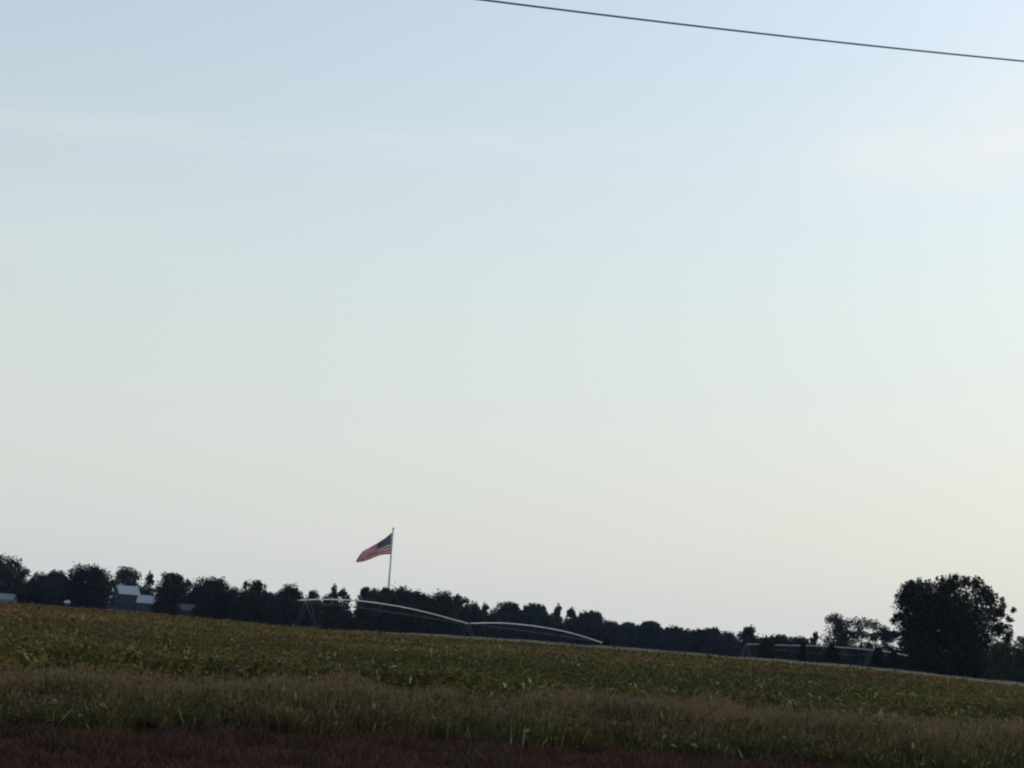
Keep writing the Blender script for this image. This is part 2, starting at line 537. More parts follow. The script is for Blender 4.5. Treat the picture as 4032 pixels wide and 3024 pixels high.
def make_crown(name, lobes, n, leaf, seed, base=(0.030, 0.040, 0.020), warm=0.12):
    P, d, r = crown_points(n, lobes, seed)
    keep = P[:, 2] > 0.05
    P, d = P[keep], d[keep]
    n = len(P)
    a = r.normal(size=(n, 3)); a /= np.linalg.norm(a, axis=1)[:, None]
    b = np.cross(a, d + r.normal(size=(n, 3)) * 0.7); b /= np.linalg.norm(b, axis=1)[:, None] + 1e-9
    s = (leaf * r.uniform(0.6, 1.4, n))[:, None]
    V = np.stack([P - a * s * 0.5, P + b * s * 0.32, P + a * s * 0.5, P - b * s * 0.32], 1).reshape(-1, 3)
    Fc = np.arange(4 * n).reshape(n, 4)
    c = np.array(base) * r.uniform(0.65, 1.35, (n, 1))
    c = np.where(r.random((n, 1)) < warm, np.array((0.045, 0.034, 0.022)), c)
    return np_mesh(name, V, Fc, M['leaf'], np.repeat(c, 4, 0))

def make_trunk(name, height, rad, spread, seed, low):
    r = random.Random(seed)
    bm = bmesh.new()
    top = height * 0.72
    pts, rr = [], []
    wx = wy = 0.0
    for i in range(6):
        f = i / 5
        pts.append((wx, wy, top * f)); rr.append(rad * (1.25 if i == 0 else 1 - 0.75 * f))
        wx += r.uniform(-.12, .12) * height / 10; wy += r.uniform(-.12, .12) * height / 10
    add_tube(bm, pts, rr, 7)
    for k in range(7):
        i = r.randint(1, 4)
        p = Vector(pts[i])
        az = r.uniform(0, 2 * math.pi)
        ln = spread * r.uniform(0.3, 0.55)
        q = p + Vector((math.cos(az) * ln, math.sin(az) * ln, height * r.uniform(0.10, 0.28)))
        mdl = (p + q) / 2 + Vector((0, 0, -0.04 * height))
        add_tube(bm, [p, mdl, q], [rr[i] * 0.6, rr[i] * 0.4, rr[i] * 0.15], 5)
    bmesh.ops.recalc_face_normals(bm, faces=bm.faces)
    me = bpy.data.meshes.new(name)
    bm.to_mesh(me); bm.free()
    me.materials.append(M['bark'])
    for p in me.polygons: p.use_smooth = True
    return me

def dome_lobes(h, hw, style, seed, low=0.06):
    """lobes of a crown of height h and half width hw"""
    r = random.Random(seed)
    L = []
    if style == 'arch':          # a roof of leaves over open stems
        for k in range(15):
            x = -0.9 + 1.8 * k / 14
            L.append((x * hw, r.uniform(-.2, .2) * hw, h * (0.90 - 0.20 * x * x + r.uniform(-.03, .02)), hw * 0.16, hw * 0.2, h * 0.10))
        for k in range(46):
            L.append((r.uniform(-.88, .88) * hw, r.uniform(-.4, .4) * hw, h * r.uniform(0.4, 0.82), hw * 0.19, hw * 0.17, h * r.uniform(0.05, 0.09)))
        L.append((0, 0, h * 0.30, hw * 0.95, hw * 0.6, h * 0.30))
        return L
    if style == 'dense':
        L += [(0, 0, h * 0.50, hw * 0.95, hw * 0.9, h * 0.47), (-hw * .38, 0, h * 0.62, hw * 0.58, hw * 0.6, h * 0.31), (hw * .38, 0, h * 0.62, hw * 0.58, hw * 0.6, h * 0.31), (0, 0, h * 0.68, hw * 0.62, hw * 0.6, h * 0.31),
              (0, 0, h * 0.28, hw * 1.0, hw * 0.9, h * 0.28)]
        n, sz = 13, (0.20, 0.32)
    elif style == 'bush':
        L += [(0, 0, h * 0.48, hw * 0.95, hw * 0.9, h * 0.47), (0, 0, h * 0.26, hw * 1.0, hw * 0.9, h * 0.26)]
        n, sz = 9, (0.24, 0.36)
    elif style == 'airy':
        L += [(0, 0, h * 0.40, hw * 0.95, hw * 0.9, h * 0.40)]
        n, sz = 17, (0.18, 0.30)
    else:   # tufted top
        L += [(0, 0, h * 0.48, hw * 0.93, hw * 0.9, h * 0.45), (-hw * .38, 0, h * 0.6, hw * 0.55, hw * 0.55, h * 0.30), (hw * .38, 0, h * 0.6, hw * 0.55, hw * 0.55, h * 0.30), (0, 0, h * 0.64, hw * 0.6, hw * 0.55, h * 0.31),
              (0, 0, h * 0.28, hw * 0.98, hw * 0.9, h * 0.28)]
        n, sz = 12, (0.18, 0.30)
    for k in range(n):
        a = r.uniform(0, 2 * math.pi)
        e = r.uniform(0.0, 1.0)
        zz = low + (0.93 - low) * (0.25 + 0.75 * e)
        s = r.uniform(*sz)
        f = math.sqrt(max(0.0, 1 - max(0.0, (zz - 0.45) / 0.58) ** 2))
        rr = max(0.0, f - s * 0.85) * (r.random() ** 0.25)
        sv_ = min(h * s * 0.8, hw * s * 1.1)
        z = min(zz * h, h - sv_)
        L.append((math.cos(a) * rr * hw, math.sin(a) * rr * hw, z, hw * s, hw * s, sv_))
    if style == 'spiky':
        for k in range(6):
            x = r.uniform(-0.7, 0.7) * hw
            L.append((x, r.uniform(-.3, .3) * hw, h * (0.94 - 0.20 * (x / hw) ** 2), hw * 0.10, hw * 0.10, h * 0.055))
    L.append((r.uniform(-.2, .2) * hw, 0, h * 0.86, hw * 0.38, hw * 0.38, h * 0.14))
    return L

n_tree = [0]
WIDEN = 1.18
def tree(name, px, top, half, depth, style, label, cat='tree', group=None, n=None, base=(0.030, 0.040, 0.020), lobes=None, leaf=None, warm=0.12):
    n_tree[0] += 1
    sd = 100 + n_tree[0]
    p = at(px, top, depth)
    z0 = gz(p.x, p.y)
    h = (p.z - z0) * 1.02
    hw = half * WIDEN * depth / F_PX
    root = empty(name, (p.x, p.y, z0), 0.0)
    tag(root, label, cat, group)
    L = lobes(h, hw) if lobes else dome_lobes(h, hw, style, sd)
    leaf = leaf or 0.55 * depth / 560
    if n is None:
        n = int({'dense': 9500, 'airy': 4600, 'arch': 5200, 'spiky': 8500, 'bush': 4500}[style] * max(0.5, min(1.6, h * hw / 55)))
    obj('crown', make_crown('crown', L, n, leaf, sd, base, warm), root)
    obj('trunk', make_trunk('trunk', h, 0.032 * h if style != 'bush' else 0.015 * h, hw, sd, 0), root)
    return root

TREES = [
    # px, top, half width px, depth, style, label
    (0, 2186, 112, 520, 'dense', 'tall tree with sky showing through, above the long low pale building'),
    (-190, 2170, 110, 540, 'dense', 'dense tree standing behind the long low pale building'),
    (100, 2240, 42, 500, 'airy', 'thin-topped tree next to the tall tree by the pale low building'),
    (162, 2256, 48, 505, 'dense', 'small dark tree beside the hazy grey round tree'),
    (226, 2250, 50, 640, 'dense', 'hazy grey round-topped tree behind the small pale tank'),
    (350, 2228, 106, 470, 'dense', 'big dense dark round tree beside the pale-roofed shed'),
    (505, 2234, 75, 700, 'airy', 'loose hazy tree with sky gaps right behind the pale-roofed shed'),
    (588, 2256, 24, 690, 'airy', 'slender ragged sapling behind the low pale shed'),
    (680, 2256, 64, 490, 'spiky', 'dark tree with tufted spiky top beside the low pale shed'),
    (735, 2282, 30, 560, 'airy', 'thin leaning tree next to the spiky-topped tree'),
    (830, 2275, 96, 500, 'dense', 'broad smooth dome-shaped dark tree above the small grey hut'),
    (930, 2314, 56, 540, 'airy', 'low ragged tree beside the broad dome-shaped tree'),
    (1003, 2283, 62, 510, 'spiky', 'dark tree with a bright gap under its rounded top'),
    (1072, 2336, 48, 520, 'dense', 'small shoulder-high dark tree next to the mushroom-topped tree'),
    (1145, 2303, 60, 510, 'dense', 'mushroom-topped dark tree behind the near end of the irrigation pipe'),
    (1238, 2326, 30, 600, 'dense', 'small round hazy tree above the irrigation tower'),
    (1292, 2342, 32, 580, 'bush', 'low rounded tree above the irrigation pipe'),
    (1322, 2305, 26, 620, 'airy', 'thin curling-topped tree above the irrigation pipe'),
    (1356, 2322, 34, 600, 'airy', 'loose feathery tree above the irrigation pipe'),
    (1446, 2313, 38, 600, 'spiky', 'narrow dark tree standing near the flagpole'),
    (1484, 2322, 44, 640, 'dense', 'hazy round tree close beside the flagpole'),
    (1530, 2318, 50, 570, 'dense', 'dark tree in front of the foot of the flagpole'),
    (1580, 2315, 62, 560, 'dense', 'broad dark tree beside the flagpole'),
    (1640, 2328, 58, 570, 'dense', 'dark rounded tree in the row beyond the flagpole, over the pipe'),
    (1690, 2342, 54, 580, 'airy', 'ragged dark tree in the row beyond the flagpole, over the pipe'),
    (1748, 2331, 62, 560, 'dense', 'peaked dark tree above the middle of the sloping pipe'),
    (1812, 2346, 56, 570, 'airy', 'loose dark tree above the second irrigation tower'),
    (1862, 2374, 50, 560, 'dense', 'dark tree ending the near row by the second irrigation tower'),
    (1914, 2377, 26, 690, 'airy', 'thin hazy tree where the far wood starts'),
    (2000, 2373, 62, 720, 'dense', 'broad hazy blue-grey tree behind the second pipe span'),
    (2110, 2377, 60, 720, 'spiky', 'flat-topped hazy tree behind the second pipe span'),
    (2195, 2384, 26, 720, 'airy', 'narrow upright hazy tree between two sky gaps'),
    (2250, 2394, 28, 740, 'airy', 'small hazy tree with a bright gap under its top'),
    (2326, 2410, 64, 720, 'dense', 'flat hazy tree above the far end of the pipe'),
    (2414, 2446, 40, 720, 'bush', 'small rounded hazy tree past the far end of the pipe'),
    (2482, 2454, 50, 730, 'dense', 'low hazy tree beside a peaked hazy tree'),
    (2562, 2446, 56, 700, 'spiky', 'peaked hazy tree in the far wood'),
    (2652, 2466, 46, 690, 'spiky', 'square-topped hazy tree in the far wood'),
    (2742, 2479, 34, 640, 'dense', 'small round dark tree beside a larger round dark tree'),
    (2806, 2473, 46, 620, 'dense', 'larger round dark tree in the far wood'),
    (2880, 2497, 34, 630, 'bush', 'low dark tree beside the wind-blown tree'),
    (2955, 2465, 40, 560, 'airy', 'wind-blown loose tree leaning over the round dark bush'),
    (3075, 2503, 34, 680, 'dense', 'low hazy tree behind the start of the straight pipe'),
    (3152, 2510, 46, 700, 'dense', 'long low hazy tree behind the straight pipe'),
    (3208, 2487, 20, 560, 'airy', 'tiny wispy tree beside the see-through trees'),
    (3290, 2416, 56, 440, 'airy', 'tall see-through tree with thin branches near the huge tree'),
    (3392, 2430, 100, 450, 'arch', 'wide see-through tree with holes beside the huge tree'),
    (3505, 2488, 60, 430, 'airy', 'low ragged tree touching the huge tree'),
    (4040, 2505, 70, 400, 'dense', 'dark round tree behind the green shrub by the huge tree'),
]
for (px, top, half, dep, style, label) in TREES:
    dark = style in ('dense', 'spiky')
    tree('field_edge_tree' if dep < 600 else 'distant_tree', px, top, half, dep, style, label, base=(0.017, 0.023, 0.014) if dark else (0.024, 0.028, 0.018))

# the huge tree by the field edge
def big_lobes(h, hw):
    r = random.Random(5)
    L = [(-.45 * hw, 0, h * .60, hw * .46, hw * .5, h * .28), (.04 * hw, 0, h * .64, hw * .5, hw * .6, h * .33), (.38 * hw, 0, h * .58, hw * .40, hw * .5, h * .29),
         (-.42 * hw, 0, h * .27, hw * .52, hw * .5, h * .28), (.08 * hw, 0, h * .30, hw * .6, hw * .6, h * .31), (.48 * hw, 0, h * .25, hw * .44, hw * .5, h * .26),
         (-.60 * hw, 0, h * .46, hw * .32, hw * .4, h * .30), (-.2 * hw, 0, h * .72, hw * .5, hw * .4, h * .22), (-.55 * hw, 0, h * .70, hw * .30, hw * .3, h * .17)]
    for x, z, s in [(-0.74, 0.82, 0.13), (-0.66, 0.85, 0.12), (-0.80, 0.86, 0.06), (-0.80, 0.76, 0.12), (-0.82, 0.72, 0.09), (-0.84, 0.60, 0.09), (-0.97, 0.56, 0.055), (-0.93, 0.60, 0.05), (-0.90, 0.44, 0.09), (-0.93, 0.30, 0.08),
                    (-0.58, 0.87, 0.13), (-0.38, 0.89, 0.11), (-0.18, 0.89, 0.12), (0.02, 0.93, 0.12), (0.16, 0.95, 0.09), (0.30, 0.94, 0.11),
                    (0.44, 0.88, 0.12), (0.58, 0.82, 0.12), (0.68, 0.70, 0.13), (0.70, 0.55, 0.13), (0.80, 0.70, 0.08), (0.86, 0.76, 0.065), (0.93, 0.73, 0.06), (0.965, 0.66, 0.055),
                    (0.965, 0.59, 0.05), (0.93, 0.52, 0.06), (0.86, 0.47, 0.07), (0.95, 0.44, 0.045), (0.80, 0.40, 0.11), (0.84, 0.28, 0.12), (0.86, 0.14, 0.14), (0.76, 0.60, 0.05), (0.84, 0.68, 0.045), (0.90, 0.64, 0.04)]:
        L.append((x * hw, r.uniform(-.25, .25) * hw, z * h, s * hw * r.uniform(.85, 1.3), s * hw * 1.2, s * hw * r.uniform(.85, 1.3)))
    for k in range(22):          # shoots standing out of the top
        x = r.uniform(-0.75, 0.85)
        zt = 0.985 - 0.10 * abs(x - 0.15) ** 1.6 - (0.12 if x > 0.55 else 0)
        L.append((x * hw, r.uniform(-.2, .2) * hw, zt * h, 0.022 * hw, 0.022 * hw, 0.035 * h))
    return L
tree('huge_bushy_tree', 3757, 2276, 204, 285, 'dense', 'huge dense bushy tree, almost black, standing alone at the field edge', n=62000, lobes=big_lobes, leaf=0.34,
     base=(0.016, 0.023, 0.013), warm=0.08)

# bushes
BUSHES = [
    (3022, 2512, 36, 300, 'round dark bush at the start of the straight pipe', 'bush', (0.020, 0.026, 0.015)),
    (2390, 2520, 13, 262, 'tiny dark bush at the low end of the irrigation pipe', 'bush', (0.010, 0.011, 0.009)),
    (3945, 2528, 60, 262, 'lighter green shrub at the foot of the huge tree', 'bush', (0.052, 0.064, 0.038)),
    (4060, 2560, 70, 250, 'leafy green shrub next to the lighter shrub by the huge tree', 'bush', (0.036, 0.045, 0.027)),
    (3520, 2575, 45, 290, 'low dark shrub at the pipe side of the huge tree', 'bush', (0.016, 0.02, 0.013)),
    (1400, 2440, 26, 315, 'ragged dark shrub under the irrigation pipe near its first tower', 'bush', (0.018, 0.022, 0.014)),
    (1300, 2420, 50, 430, 'dark shrub seen between the legs of the first irrigation tower', 'bush', (0.018, 0.022, 0.014)),
] + [(px_, top_, half_, dep_, 'low dark shrub half covering the straight pipe near the huge tree', 'bush', (0.015, 0.019, 0.013))
      for px_, top_, half_, dep_ in ((3164, 2532, 14, 296), (3278, 2536, 24, 284), (3460, 2548, 20, 262), (3522, 2562, 16, 258))]
for px, top, half, dep, label, cat, base in BUSHES:
    tree('field_shrub', px, top, half, dep, 'bush', label, cat, 'shrubs in front of the straight pipe' if 'half covering' in label else None, n=4500, leaf=max(0.22, 0.62 * dep / 560), base=base)

# dark undergrowth shrubs filling the row below the crowns: look-alikes in a row
def copy_tree(src, loc, scale, rz):
    c = src.copy(); col.objects.link(c)
    c.location, c.scale, c.rotation_euler = loc, scale, (0, 0, rz)
    for ch in src.children:
        d = ch.copy(); col.objects.link(d); d.parent = c
    return c
def thicket_label(px):
    best = min((t_ for t_ in TREES if len(t_[5].split()) <= 10), key=lambda t_: abs(t_[0] - px))
    return 'low thicket shrub below the ' + best[5]
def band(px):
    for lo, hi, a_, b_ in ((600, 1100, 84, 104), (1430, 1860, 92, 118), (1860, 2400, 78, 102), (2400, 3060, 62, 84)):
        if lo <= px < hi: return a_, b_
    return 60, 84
protos = []
rr = random.Random(3)
px = -330
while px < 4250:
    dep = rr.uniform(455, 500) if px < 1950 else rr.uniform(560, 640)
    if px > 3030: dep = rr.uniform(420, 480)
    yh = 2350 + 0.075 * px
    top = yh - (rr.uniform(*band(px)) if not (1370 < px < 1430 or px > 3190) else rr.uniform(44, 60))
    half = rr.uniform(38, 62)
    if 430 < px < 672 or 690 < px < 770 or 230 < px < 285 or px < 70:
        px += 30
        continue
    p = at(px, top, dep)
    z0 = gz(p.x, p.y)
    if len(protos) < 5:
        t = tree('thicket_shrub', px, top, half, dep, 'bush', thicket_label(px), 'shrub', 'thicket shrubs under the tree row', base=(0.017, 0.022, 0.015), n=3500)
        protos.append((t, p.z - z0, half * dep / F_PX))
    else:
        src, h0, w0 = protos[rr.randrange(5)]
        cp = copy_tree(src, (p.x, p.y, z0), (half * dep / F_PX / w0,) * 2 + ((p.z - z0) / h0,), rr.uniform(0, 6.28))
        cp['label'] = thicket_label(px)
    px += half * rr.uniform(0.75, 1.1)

# far wood behind everything: one mass
def far_wood():
    L = []
    r = random.Random(9)
    for px in range(-700, 4800, 26):
        yh = 2350 + 0.075 * px
        dep = r.uniform(800, 900)
        p = at(px, yh - (r.uniform(54, 76) if not (1360 < px < 1430 or 3190 < px < 3560) else r.uniform(35, 50)), dep)
        z0 = gz(p.x, p.y)
        h = p.z - z0
        w = r.uniform(26, 40) * dep / F_PX
        L.append((p.x, p.y, z0 + h * 0.5, w, w, h * 0.5))
    me = make_crown('far_wood', L, 70000, 0.95, 77, base=(0.018, 0.024, 0.016))
    V = np.zeros(len(me.vertices) * 3); 
    o = obj('far_wood', me)
    tag(o, 'far-off hazy band of woodland closing the horizon', 'woodland', kind='stuff')
far_wood()

# ------------------------------------------------------------------ farm buildings
def gable_building(name, label, cat, c, rz, L, W, eave, rise, mroof, mwall, windows=(), door=None, over=0.3):
    """L along the ridge (local x), W across (local y); origin on the ground"""
    root = empty(name, c, rz)
    tag(root, label, cat)
    bm = bmesh.new()
    hw = W / 2
    prof = [(-hw, -0.4), (hw, -0.4), (hw, eave), (0, eave + rise), (-hw, eave)]
    a = [bm.verts.new((-L / 2, y, z)) for y, z in prof]
    b = [bm.verts.new((L / 2, y, z)) for y, z in prof]
    bm.faces.new(a[::-1]); bm.faces.new(b)
    for k in (1, 4, 0):
        k2 = (k + 1) % 5
        bm.faces.new((a[k], a[k2], b[k2], b[k]))
    bmesh.ops.recalc_face_normals(bm, faces=bm.faces)
    bm_obj('wall', bm, mwall, root)
    sl = math.hypot(hw, rise)
    for s in (-1, 1):
        bm = bmesh.new()
        nrm = Vector((0, s * rise / sl, hw / sl))
        top = Vector((0, 0, eave + rise)) + nrm * 0.03
        bot = Vector((0, s * hw, eave)) + nrm * 0.03
        d = (bot - top).normalized()
        bot = bot + d * over
        vs_ = []
        for x in (-L / 2 - over, L / 2 + over):
            for p in (top, bot):
                for k in (0, 0.1):
                    vs_.append(bm.verts.new(Vector((x, p.y, p.z)) + nrm * k))
        bmesh.ops.convex_hull(bm, input=vs_)
        ro = bm_obj('roof_slope', bm, mroof, root)
        bm = bmesh.new()                               # standing seams
        nsm = max(4, int(L / 0.9))
        mid = (top + bot) / 2 + nrm * 0.12
        ang = math.atan2(bot.z - top.z, bot.y - top.y)
        for i in range(nsm + 1):
            x = -L / 2 + i * L / nsm
            m = Matrix.Translation((x, mid.y, mid.z)) @ Matrix.Rotation(ang, 4, 'X') @ Matrix.Diagonal((0.05, (bot - top).length, 0.05, 1))
            bmesh.ops.create_cube(bm, size=1.0, matrix=m)
        se = bm_obj('roof_seam', bm, mroof, ro)
        se['kind'] = 'stuff'
    for (x, z, w, h, s) in windows:
        wo_ = box_obj('window', (x, s * (hw + 0.03), z), (w, 0.06, h), M['white_paint'], root)
        box_obj('pane', (x, s * (hw + 0.065), z), (w - 0.16, 0.03, h - 0.16), M['dark_door'], wo_)
    if door:
        x, w, h, s = door
        box_obj('door', (x, s * (hw + 0.035), h / 2), (w, 0.07, h), M['dark_door'], root)
    return root

def on_ground(px, depth, py=2400):
    p = at(px, py, depth)
    return Vector((p.x, p.y, gz(p.x, p.y)))

p = at(500, 2326, 640)
c = on_ground(492, 640)
gable_building('farm_shed', 'small farm shed with pale blue-grey metal gable roof between dark trees', 'shed', c, R(27), 6.3, 7.0,
               at(510, 2340, 640).z - c.z, 2.5, M['roof'], M['shed_wall'], windows=((-1.4, 1.6, 0.9, 1.1, -1),), door=(1.2, 1.3, 2.1, -1))
c = on_ground(573, 632)
ev = at(573, 2374, 632).z - c.z
gable_building('low_shed', 'low shed with pale roof next to the gabled shed', 'shed', c, R(4), 4.8, 7.0, ev,
               at(573, 2345, 632).z - c.z - ev, M['roof'], M['shed_wall'], door=(0.6, 1.4, 2.0, -1))
c = on_ground(-22, 470)
ev = at(-20, 2354, 470).z - c.z
gable_building('long_low_building', 'long low pale grey building under the tall gappy tree', 'building', c, R(2), 8.6, 5.0, ev - 0.2,
               at(-20, 2336, 470).z - c.z - ev + 0.2, M['pale_wall'], M['pale_wall'], windows=((-3, 1.5, 1.0, 0.9, -1), (0, 1.5, 1.0, 0.9, -1), (3, 1.5, 1.0, 0.9, -1)))
c = on_ground(728, 470)
ev = at(728, 2402, 470).z - c.z
gable_building('small_grey_hut', 'small dull grey hut half hidden under the dome-shaped tree', 'hut', c, R(-14), 5.0, 4.4, ev, 1.3, M['galv_dull'], M['shed_wall'],
               door=(-1.0, 1.0, 2.0, -1))

def tank():
    c = on_ground(262, 420)
    zc = at(262, 2371, 420).z
    root = empty('storage_tank', c, R(8))
    tag(root, 'small white rounded tank at the edge of the field beside the big round tree', 'tank')
    r_, L_ = 0.30, 0.75
    h0 = zc - c.z
    pts = [(-L_ / 2 - 0.30, 0, h0), (-L_ / 2 - 0.26, 0, h0), (-L_ / 2 - 0.14, 0, h0), (-L_ / 2, 0, h0), (L_ / 2, 0, h0), (L_ / 2 + 0.14, 0, h0), (L_ / 2 + 0.26, 0, h0), (L_ / 2 + 0.30, 0, h0)]
    tube_obj('tank_shell', pts, [0.03, r_ * .5, r_ * .86, r_, r_, r_ * .86, r_ * .5, 0.03], M['white_paint'], root, 14)
    for s in (-1, 1):
        box_obj('leg', (s * 0.3, 0, (h0 - r_ * 0.8) / 2 - 0.05), (0.15, 0.5, h0 - r_ * 0.8 + 0.1), M['galv_dull'], root)
    tube_obj('valve', [(0, 0, h0 + r_ - 0.03), (0, 0, h0 + r_ + 0.18)], 0.10, M['white_paint'], root)
tank()

# ------------------------------------------------------------------ irrigation pivots
def smooth_path(pts, n):
    P = np.array([tuple(p) for p in pts])
    s = np.concatenate([[0], np.cumsum(np.linalg.norm(np.diff(P, axis=0), axis=1))])
    # Catmull-Rom by arc length
    out = []
    for u in np.linspace(0, s[-1], n):
        i = min(np.searchsorted(s, u, 'right') - 1, len(P) - 2)
        f = (u - s[i]) / (s[i + 1] - s[i])
        p0, p1, p2, p3 = P[max(i - 1, 0)], P[i], P[i + 1], P[min(i + 2, len(P) - 1)]
        out.append(Vector(0.5 * ((2 * p1) + (p2 - p0) * f + (2 * p0 - 5 * p1 + 4 * p2 - p3) * f * f + (3 * p1 - p0 - 3 * p2 + p3) * f ** 3)))
    return out

def pivot_tower(root, top, pdir):
    """A-frame on two wheels, the beam across the pipe"""
    tr = Vector((pdir.y, -pdir.x, 0)).normalized()
    w = M['galv_dull']
    z0 = {}
    feet = []
    for s in (-1, 1):
        f = Vector((top.x, top.y, 0)) + tr * s * 2.0
        f.z = gz(f.x, f.y)
        feet.append(f)
    bz = max(f.z for f in feet) + 0.62
    beam = tube_obj('tower_beam', [Vector((feet[0].x, feet[0].y, bz)), Vector((feet[1].x, feet[1].y, bz))], 0.10, w, root)
    for f in feet:
        side = 1 if (f - top).dot(tr) > 0 else -1
        for e in (-1, 1):
            a = Vector((f.x, f.y, bz)) - tr * side * 0.35 + Vector((pdir.x, pdir.y, 0)).normalized() * e * 0.25
            b = top + Vector((pdir.x, pdir.y, 0)).normalized() * e * 0.7 + Vector((0, 0, -0.1))
            tube_obj('tower_leg', [a, b], 0.06, M['galv_dull'], root, 6)
    for f in feet:
        ax = Vector((pdir.x, pdir.y, 0)).normalized()
        wc = Vector((f.x, f.y, f.z + 0.60))
        bm = bmesh.new()
        pts = []
        for k in range(22):
            an = k * 2 * math.pi / 22
            pts.append(wc + tr * math.cos(an) * 0.46 + Vector((0, 0, math.sin(an) * 0.46)))
        # tyre as a closed ring
        rings = []
        for k, p_ in enumerate(pts):
            rad = (p_ - wc).normalized()
            rings.append([bm.verts.new(p_ + (rad * math.cos(j * math.pi / 4) + ax * math.sin(j * math.pi / 4)) * 0.15) for j in range(8)])
        for k in range(22):
            A_, B_ = rings[k], rings[(k + 1) % 22]
            for j in range(8):
                bm.faces.new((A_[j], A_[(j + 1) % 8], B_[(j + 1) % 8], B_[j]))
        bmesh.ops.recalc_face_normals(bm, faces=bm.faces)
        wh = bm_obj('wheel', bm, M['rubber'], root, True)
        tube_obj('wheel_rim', [wc - ax * 0.09, wc + ax * 0.09], 0.36, M['galv_dull'], wh, 16)
        tube_obj('wheel_hub', [wc - ax * 0.16, wc + ax * 0.16], 0.10, M['galv_dull'], wh, 8)

def pivot_span(root, pts, n, rad=0.105, drops=7, m_=None):
    path = smooth_path(pts, n)
    pipe = tube_obj('pipe', path, rad, m_ or M['galv'], root, 10)
    m = len(path)
    d = (path[-1] - path[0]); d.z = 0; d.normalize()
    lat = Vector((-d.y, d.x, 0))
    # truss: two bowed rods under the pipe with V braces
    low = []
    for s in (-1, 1):
        rod = []
        for k in range(9):
            f = k / 8
            p_ = path[int(f * (m - 1))]
            sag = math.sin(math.pi * f)
            rod.append(p_ + lat * s * 0.55 * sag + Vector((0, 0, -0.95 * sag - 0.12)))
        tube_obj('truss_rod', rod, 0.022, M['galv_dull'], root, 5)
        for k in range(1, 8):
            tube_obj('truss_brace', [path[int(k / 8 * (m - 1))], rod[k]], 0.022, M['galv_dull'], root, 5)
    for k in range(1, drops + 1):
        p_ = path[int(k / (drops + 1) * (m - 1))]
        tube_obj('drop_hose', [p_ + Vector((0, 0, rad)), p_ + lat * 0.2 + Vector((0, 0, rad + 0.12)), p_ + lat * 0.25 + Vector((0, 0, -1.5))], 0.02, M['cable'], root, 5)
    return path

def build_pivots():
    la = [(1172, 2364), (1250, 2361), (1310, 2361), (1370, 2363), (1430, 2368), (1500, 2377), (1600, 2394), (1700, 2417), (1770, 2436), (1842, 2455)]
    A = [at(x, y, 292 + (x - 1172) * 0.079) for x, y in la]
    lb = [(1848, 2455), (1930, 2453), (2000, 2455), (2100, 2465), (2200, 2482), (2280, 2502), (2372, 2531)]
    B = [at(x, y, 345.5 + (x - 1848) * 0.10) for x, y in lb]
    r1 = empty('irrigation_machine', (A[1].x, A[1].y, gz(A[1].x, A[1].y)))
    tag(r1, 'long arched irrigation pipe on wheeled towers sloping down behind the field crest', 'irrigation machine')
    def local(o_root):
        inv = Matrix.Translation(-o_root.location)
        for ch in o_root.children:
            ch.data.transform(inv)
            for g in ch.children:
                g.data.transform(inv)
    pa = pivot_span(r1, A, 40)
    pb = pivot_span(r1, B, 36)
    dA = (A[-1] - A[0])
    pivot_tower(r1, at(1213, 2362, 295.5), dA)
    pivot_tower(r1, (A[-1] + B[0]) / 2, dA)
    pivot_tower(r1, B[-1], B[-1] - B[0])
    local(r1)
    lc = [(2940, 2536), (2990, 2537), (3100, 2541), (3180, 2542), (3240, 2544), (3325, 2550), (3440, 2560), (3500, 2567), (3572, 2581)]
    C = [at(x, y, 335 - (x - 2940) * 0.115) for x, y in lc]
    r2 = empty('irrigation_machine', (C[6].x, C[6].y, gz(C[6].x, C[6].y)))
    tag(r2, 'straight irrigation pipe running towards the foot of the huge tree', 'irrigation machine')
    pivot_span(r2, C, 36, rad=0.075, m_=M['galv_old'])
    pivot_tower(r2, C[0], C[6] - C[0])
    pivot_tower(r2, C[6], C[6] - C[0])
    local(r2)
build_pivots()

